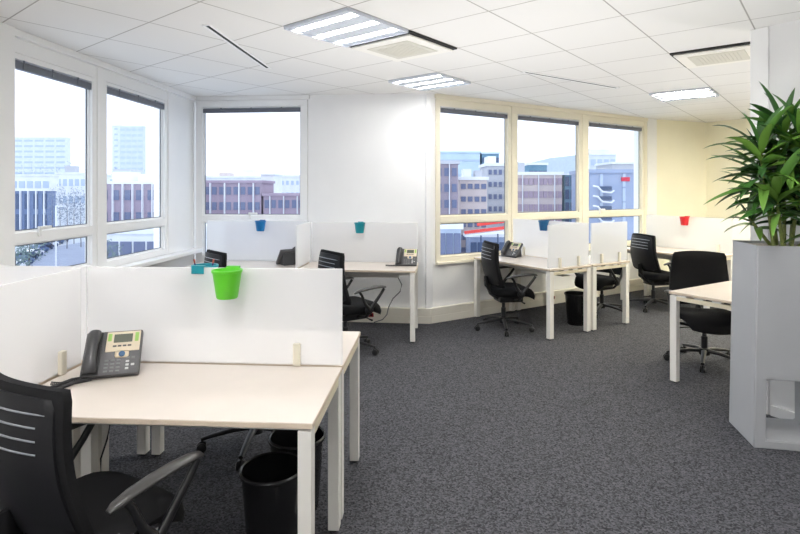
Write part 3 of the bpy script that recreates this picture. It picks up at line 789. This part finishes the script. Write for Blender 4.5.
# ------------------------------------------------------------------ outside
GZ = -10.0
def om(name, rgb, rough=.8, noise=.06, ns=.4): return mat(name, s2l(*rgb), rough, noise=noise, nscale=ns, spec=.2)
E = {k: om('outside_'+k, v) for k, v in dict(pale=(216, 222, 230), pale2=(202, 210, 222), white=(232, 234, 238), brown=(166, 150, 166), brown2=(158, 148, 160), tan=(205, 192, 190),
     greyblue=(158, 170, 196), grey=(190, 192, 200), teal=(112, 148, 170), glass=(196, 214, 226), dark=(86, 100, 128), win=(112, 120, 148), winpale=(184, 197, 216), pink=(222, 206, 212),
     road=(150, 158, 178), ground=(182, 188, 198), red=(232, 84, 78), hill=(190, 202, 214), foliage=(140, 152, 170), ridge=(112, 126, 150), fol2=(124, 142, 140), trunk=(96, 88, 86), carw=(236, 238, 242), card=(60, 66, 84), carb=(110, 130, 165), signred=(214, 70, 90), floorblue=(120, 136, 170)).items()}  # distance haze is mixed into these base colours as pale
M.update({'o_'+k: v for k, v in E.items()})
mb = MB().box(-500, 700, 14, 1200, GZ-.5, GZ); struct('ground', mb, 'o_ground')
mb = MB().box(-70, -28, 52, 150, GZ, GZ+.04); struct('road', mb, 'o_road')
mb = MB(); mb.box(-.5, .5, -.5, .5, -.5, .5); WIN = {k: None for k in ('win', 'winpale', 'dark', 'white', 'brown', 'teal')}
for k in WIN: WIN[k] = MB().box(-.5, .5, -.5, .5, -.5, .5).mesh('window_unit', 'o_'+k)
def ztop(y, Y): return CAMZ - (y-HY)/F*Y
def bld(label, px0, px1, ytop, Y, depth, m, rows=0, cols=0, wm='win', wf=(.6, .55), zlo=None, top=None, name='building', pil=0, pilm='white', shift=0, roof='white', roofh=.5, base=GZ):
    X0, X1, Z = fromcam(px0, Y), fromcam(px1, Y), ztop(ytop, Y)
    t = thing(name, label, 'building', (X0, Y, base))
    wd, h = X1-X0, Z-base
    MB().box(0, wd, 0, depth, 0, h).obj('walls', 'o_'+m, t)
    if roofh: MB().box(-.25, wd+.25, -.25, depth+.25, h, h+roofh).obj('roof', 'o_'+roof, t)
    z0 = (zlo if zlo is not None else 1.5)
    rh = (h-z0)/max(1, rows); cw = wd/max(1, cols)
    for r in range(rows):
        for c in range(cols):
            o = link('window', WIN[wm], t, (cw*(c+.5), -.02, z0+rh*(r+.5))); o.scale = (cw*wf[0], .25, rh*wf[1])
    for k in range(pil):
        o = link('pilaster', WIN[pilm], t, (wd*(k+.5)/pil, -.25, h*.5)); o.scale = (wd*.011, .6, h)
    if top:
        for (fx, fw_, fh, tm) in top:
            MB().box(wd*fx, wd*(fx+fw_), depth*.2, depth*.7, h+roofh, h+roofh+fh).obj('roof_block', 'o_'+tm, t)
    return t
# left windows
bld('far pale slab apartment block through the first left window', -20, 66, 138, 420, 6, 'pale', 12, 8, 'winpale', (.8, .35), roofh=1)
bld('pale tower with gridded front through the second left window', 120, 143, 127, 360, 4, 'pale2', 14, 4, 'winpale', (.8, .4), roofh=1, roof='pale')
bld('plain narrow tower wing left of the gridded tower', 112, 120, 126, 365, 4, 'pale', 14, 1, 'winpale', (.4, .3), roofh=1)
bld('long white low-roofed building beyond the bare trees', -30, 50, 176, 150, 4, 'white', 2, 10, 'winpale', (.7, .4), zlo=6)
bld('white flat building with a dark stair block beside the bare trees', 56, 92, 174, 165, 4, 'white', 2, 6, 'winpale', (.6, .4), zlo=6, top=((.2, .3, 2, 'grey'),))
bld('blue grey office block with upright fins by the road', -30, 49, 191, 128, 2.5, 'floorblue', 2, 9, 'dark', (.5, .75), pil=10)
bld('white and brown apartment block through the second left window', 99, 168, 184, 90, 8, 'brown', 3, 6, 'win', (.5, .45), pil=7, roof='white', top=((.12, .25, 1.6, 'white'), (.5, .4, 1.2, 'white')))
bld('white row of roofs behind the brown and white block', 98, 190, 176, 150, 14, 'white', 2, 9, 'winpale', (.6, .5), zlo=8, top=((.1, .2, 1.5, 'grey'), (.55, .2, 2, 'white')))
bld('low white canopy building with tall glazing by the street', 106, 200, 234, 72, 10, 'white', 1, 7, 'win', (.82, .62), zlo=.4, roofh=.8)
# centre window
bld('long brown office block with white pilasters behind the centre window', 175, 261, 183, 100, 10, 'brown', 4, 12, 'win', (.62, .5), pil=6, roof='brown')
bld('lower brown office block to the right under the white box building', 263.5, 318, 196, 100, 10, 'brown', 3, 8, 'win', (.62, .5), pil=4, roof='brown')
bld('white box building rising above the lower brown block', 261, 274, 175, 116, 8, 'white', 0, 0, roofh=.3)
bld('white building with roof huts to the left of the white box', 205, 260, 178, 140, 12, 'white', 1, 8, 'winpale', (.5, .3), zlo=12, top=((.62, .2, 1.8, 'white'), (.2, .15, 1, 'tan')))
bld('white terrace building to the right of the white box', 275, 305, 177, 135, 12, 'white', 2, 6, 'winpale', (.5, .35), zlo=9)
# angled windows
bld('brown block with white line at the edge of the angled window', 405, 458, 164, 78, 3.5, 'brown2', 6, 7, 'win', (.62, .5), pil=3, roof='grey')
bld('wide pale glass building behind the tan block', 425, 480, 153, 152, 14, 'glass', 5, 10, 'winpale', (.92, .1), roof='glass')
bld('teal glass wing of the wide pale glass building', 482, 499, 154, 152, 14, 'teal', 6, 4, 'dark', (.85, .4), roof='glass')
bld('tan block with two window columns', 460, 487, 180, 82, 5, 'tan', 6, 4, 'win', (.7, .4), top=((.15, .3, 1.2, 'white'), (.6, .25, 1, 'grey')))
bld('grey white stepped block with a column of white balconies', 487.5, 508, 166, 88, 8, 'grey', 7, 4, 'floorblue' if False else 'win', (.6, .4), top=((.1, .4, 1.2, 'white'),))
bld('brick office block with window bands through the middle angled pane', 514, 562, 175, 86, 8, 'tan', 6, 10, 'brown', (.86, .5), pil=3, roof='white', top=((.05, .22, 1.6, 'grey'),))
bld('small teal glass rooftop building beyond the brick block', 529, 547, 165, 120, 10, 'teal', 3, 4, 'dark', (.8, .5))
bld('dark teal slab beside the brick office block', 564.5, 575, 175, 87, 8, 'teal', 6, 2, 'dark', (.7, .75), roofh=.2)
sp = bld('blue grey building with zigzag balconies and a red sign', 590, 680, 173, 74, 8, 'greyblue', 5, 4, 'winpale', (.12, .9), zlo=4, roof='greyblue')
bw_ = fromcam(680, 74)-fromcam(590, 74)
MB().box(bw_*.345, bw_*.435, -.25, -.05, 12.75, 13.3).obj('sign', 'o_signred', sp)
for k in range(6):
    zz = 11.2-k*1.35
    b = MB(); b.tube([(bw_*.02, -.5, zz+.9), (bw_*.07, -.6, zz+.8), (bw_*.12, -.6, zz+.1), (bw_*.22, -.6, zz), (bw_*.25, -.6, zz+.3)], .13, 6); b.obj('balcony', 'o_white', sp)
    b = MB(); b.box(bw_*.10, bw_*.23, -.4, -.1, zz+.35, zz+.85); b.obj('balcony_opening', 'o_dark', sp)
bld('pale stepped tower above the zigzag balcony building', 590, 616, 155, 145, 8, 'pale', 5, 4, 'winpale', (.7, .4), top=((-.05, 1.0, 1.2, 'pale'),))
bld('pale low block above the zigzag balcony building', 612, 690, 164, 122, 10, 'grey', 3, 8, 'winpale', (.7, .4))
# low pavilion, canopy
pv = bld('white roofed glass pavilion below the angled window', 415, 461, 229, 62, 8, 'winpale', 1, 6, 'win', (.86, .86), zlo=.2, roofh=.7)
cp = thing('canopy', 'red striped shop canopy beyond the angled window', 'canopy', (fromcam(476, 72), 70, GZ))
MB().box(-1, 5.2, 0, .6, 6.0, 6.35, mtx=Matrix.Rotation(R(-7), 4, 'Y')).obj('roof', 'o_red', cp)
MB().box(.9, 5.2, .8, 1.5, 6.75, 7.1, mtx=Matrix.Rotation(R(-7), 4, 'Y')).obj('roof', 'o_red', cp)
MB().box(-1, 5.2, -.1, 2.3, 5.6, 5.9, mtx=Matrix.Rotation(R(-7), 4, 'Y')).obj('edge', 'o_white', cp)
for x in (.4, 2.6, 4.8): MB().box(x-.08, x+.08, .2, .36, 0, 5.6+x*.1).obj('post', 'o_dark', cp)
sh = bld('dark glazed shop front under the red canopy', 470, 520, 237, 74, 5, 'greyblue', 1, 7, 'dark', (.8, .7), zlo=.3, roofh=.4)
# hill
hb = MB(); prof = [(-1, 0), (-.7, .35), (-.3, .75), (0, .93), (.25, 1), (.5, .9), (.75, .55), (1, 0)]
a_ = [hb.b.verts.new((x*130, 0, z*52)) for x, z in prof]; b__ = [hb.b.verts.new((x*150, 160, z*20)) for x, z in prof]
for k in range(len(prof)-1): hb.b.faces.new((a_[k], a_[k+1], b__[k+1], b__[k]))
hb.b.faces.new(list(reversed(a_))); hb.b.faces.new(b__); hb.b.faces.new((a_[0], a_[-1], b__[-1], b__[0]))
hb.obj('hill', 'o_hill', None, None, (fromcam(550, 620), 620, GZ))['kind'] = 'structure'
# trees
def tree(px, Y, hgt, rad, label, m, seed, dense=260, group='trees outside'):
    rr = random.Random(seed); X = fromcam(px, Y)
    t = thing('tree', label, 'tree', (X, Y, GZ), rr.uniform(0, 6), group)
    MB().tube([(0, 0, 0), (.05*rad, 0, hgt*.35), (0, .03*rad, hgt*.8)], [rad*.06, rad*.045, rad*.015], 6).obj('trunk', 'o_trunk', t)
    b = MB()
    for k in range(dense):
        d = Vector((rr.gauss(0, 1), rr.gauss(0, 1), rr.gauss(0, 1))).normalized()*rr.random()**.45
        c = Vector((d.x*rad, d.y*rad, hgt*.66+d.z*hgt*.36)); s_ = max(rad, 1.6)*rr.uniform(.05, .11)
        vs = [b.b.verts.new(c+Vector((rr.uniform(-1, 1), rr.uniform(-1, 1), rr.uniform(-1, 1)))*s_) for _ in range(4)]
        for f in ((0, 1, 2), (0, 2, 3), (0, 3, 1), (1, 3, 2)): b.b.faces.new([vs[i] for i in f])
    b.obj('crown', 'o_'+m, t)
k = 0
for px in range(8, 96, 12):
    tree(px, 215+(px*7) % 25, 22.5+(px*13) % 4, 2.5, 'grey green tree in the line below the far slab block', 'ridge', 100+px); k += 1
for px in range(100, 330, 14):
    tree(px, 230+(px*5) % 30, 19.5+(px*3) % 4, 2.7, 'grey green tree on the ridge line behind the roofs', 'ridge', 300+px)
for px, Y, h in ((52, 108, 12), (60, 114, 13), (67, 106, 11.6), (74, 116, 12.8), (81, 109, 12), (89, 118, 13)):
    tree(px, Y, h, 1.3, 'bare grey tree by the road below the first left window', 'foliage', px, 420)
for px, Y, h in ((30, 72, 6), (15, 66, 5)):
    tree(px, Y, h, 2.2, 'dark shrub tree at the near road edge', 'fol2', px, 300)
tree(108, 66, 5.5, 2.0, 'small tree at the corner of the canopy building', 'fol2', 5, 300)
tree(461, 58, 4.4, 1.3, 'dark rounded tree beside the glass pavilion', 'fol2', 6, 300)
# parked cars
def car(x, y, rz, m, label):
    t = thing('car', label, 'car', (x, y, GZ+.04), rz, 'cars parked along the road')
    b = MB(); b.prism_yz([(-2.1, .3), (2.1, .3), (2.1, .75), (1.2, .9), (.6, 1.4), (-1.1, 1.42), (-1.8, .95), (-2.1, .9)], -.85, .85, bev=.06); b.obj('body', 'o_'+m, t)
    g = MB(); g.prism_yz([(1.02, .95), (.56, 1.33), (-1.05, 1.35), (-1.6, .98)], -.87, .87); g.obj('window', 'o_dark', t)
    for sx in (-.8, .8):
        for sy in (-1.3, 1.3):
            MB().lathe([(0, -.1), (.32, -.1), (.32, .1), (0, .1)], 14, Matrix.Translation((sx, sy, .32)) @ Matrix.Rotation(PI/2, 4, 'Y')).obj('wheel', 'o_dark', t)
for k in range(9):
    Y = 78+k*5.2; px = 16+k*5.6
    m = ('carw', 'carb', 'card')[k % 3]
    car(fromcam(px, Y), Y, R(8), m, '%s car parked in the roadside row' % {'carw': 'white', 'carb': 'blue', 'card': 'dark'}[m])
lp = thing('street_lamp', 'tall thin street lamp on the road below the first left window', 'street lamp', (fromcam(56, 70), 70, GZ))
MB().tube([(0, 0, 0), (0, 0, 9.5)], .1, 6).obj('pole', 'o_white', lp); MB().box(0, 1.2, -.12, .12, 9.4, 9.55).obj('lamp_head', 'o_white', lp)

# ------------------------------------------------------------------ fill light: spots without fittings, added to brighten the ceiling from below
for k, (x, y, e) in enumerate(((-.6, 4.0, .8), (.35, 4.9, .6), (.9, 3.2, 1), (-2.1, .9, .8), (.3, .9, 1), (1.6, 4.6, .6), (3.2, 5.6, .7), (3.5, 4.2, .6), (1.9, 1.9, 1), (-1.2, -1.6, 1.2), (3.0, -1.2, 1.2), (5.2, 2.5, 1), (5.0, 6.2, .7))):
    ld = bpy.data.lights.new('ceiling_fill', 'SPOT'); ld.energy = UPW*e; ld.spot_size = R(156); ld.spot_blend = 1.0; ld.shadow_soft_size = 0.0
    ld.color = (1, .98, .955)
    lo = bpy.data.objects.new('ceiling_fill', ld); C.objects.link(lo); lo.location = (x, y, .95); lo.rotation_euler = (PI, 0, 0)

# ------------------------------------------------------------------ world, camera
wd = bpy.data.worlds.new('overcast_sky'); SC.world = wd; wd.use_nodes = True; nt = wd.node_tree
bg = nt.nodes['Background']
tc = nt.nodes.new('ShaderNodeTexCoord'); sp_ = nt.nodes.new('ShaderNodeSeparateXYZ'); nt.links.new(tc.outputs['Generated'], sp_.inputs[0])
cr = nt.nodes.new('ShaderNodeValToRGB'); cr.color_ramp.elements[0].color = (.84, .91, 1, 1); cr.color_ramp.elements[1].color = (.83, .91, 1, 1)
cr.color_ramp.elements[0].position = .0; cr.color_ramp.elements[1].position = .25
nt.links.new(sp_.outputs['Z'], cr.inputs['Fac']); nt.links.new(cr.outputs['Color'], bg.inputs['Color'])
bg.inputs['Strength'].default_value = 1.3
cam = bpy.data.cameras.new('camera'); co = bpy.data.objects.new('camera', cam); C.objects.link(co)
co.location = (0, 0, CAMZ); co.rotation_euler = (PI/2, 0, 0)
cam.sensor_width = 36; cam.lens = F/800*36; cam.shift_y = -(267-HY)/800; cam.clip_start = .05; cam.clip_end = 3000
SC.camera = co
vs = SC.view_settings; SC.display_settings.display_device = 'sRGB'
vs.view_transform = 'Standard'; vs.look = 'None'; vs.exposure = .66; vs.gamma = 1; vs.use_curve_mapping = False
SC.cycles.max_bounces = 10; SC.cycles.diffuse_bounces = 6; SC.cycles.transparent_max_bounces = 16
SC.cycles.use_denoising = True
SC.cycles.sample_clamp_indirect = 6
SC.cycles.caustics_reflective = False; SC.cycles.caustics_refractive = False
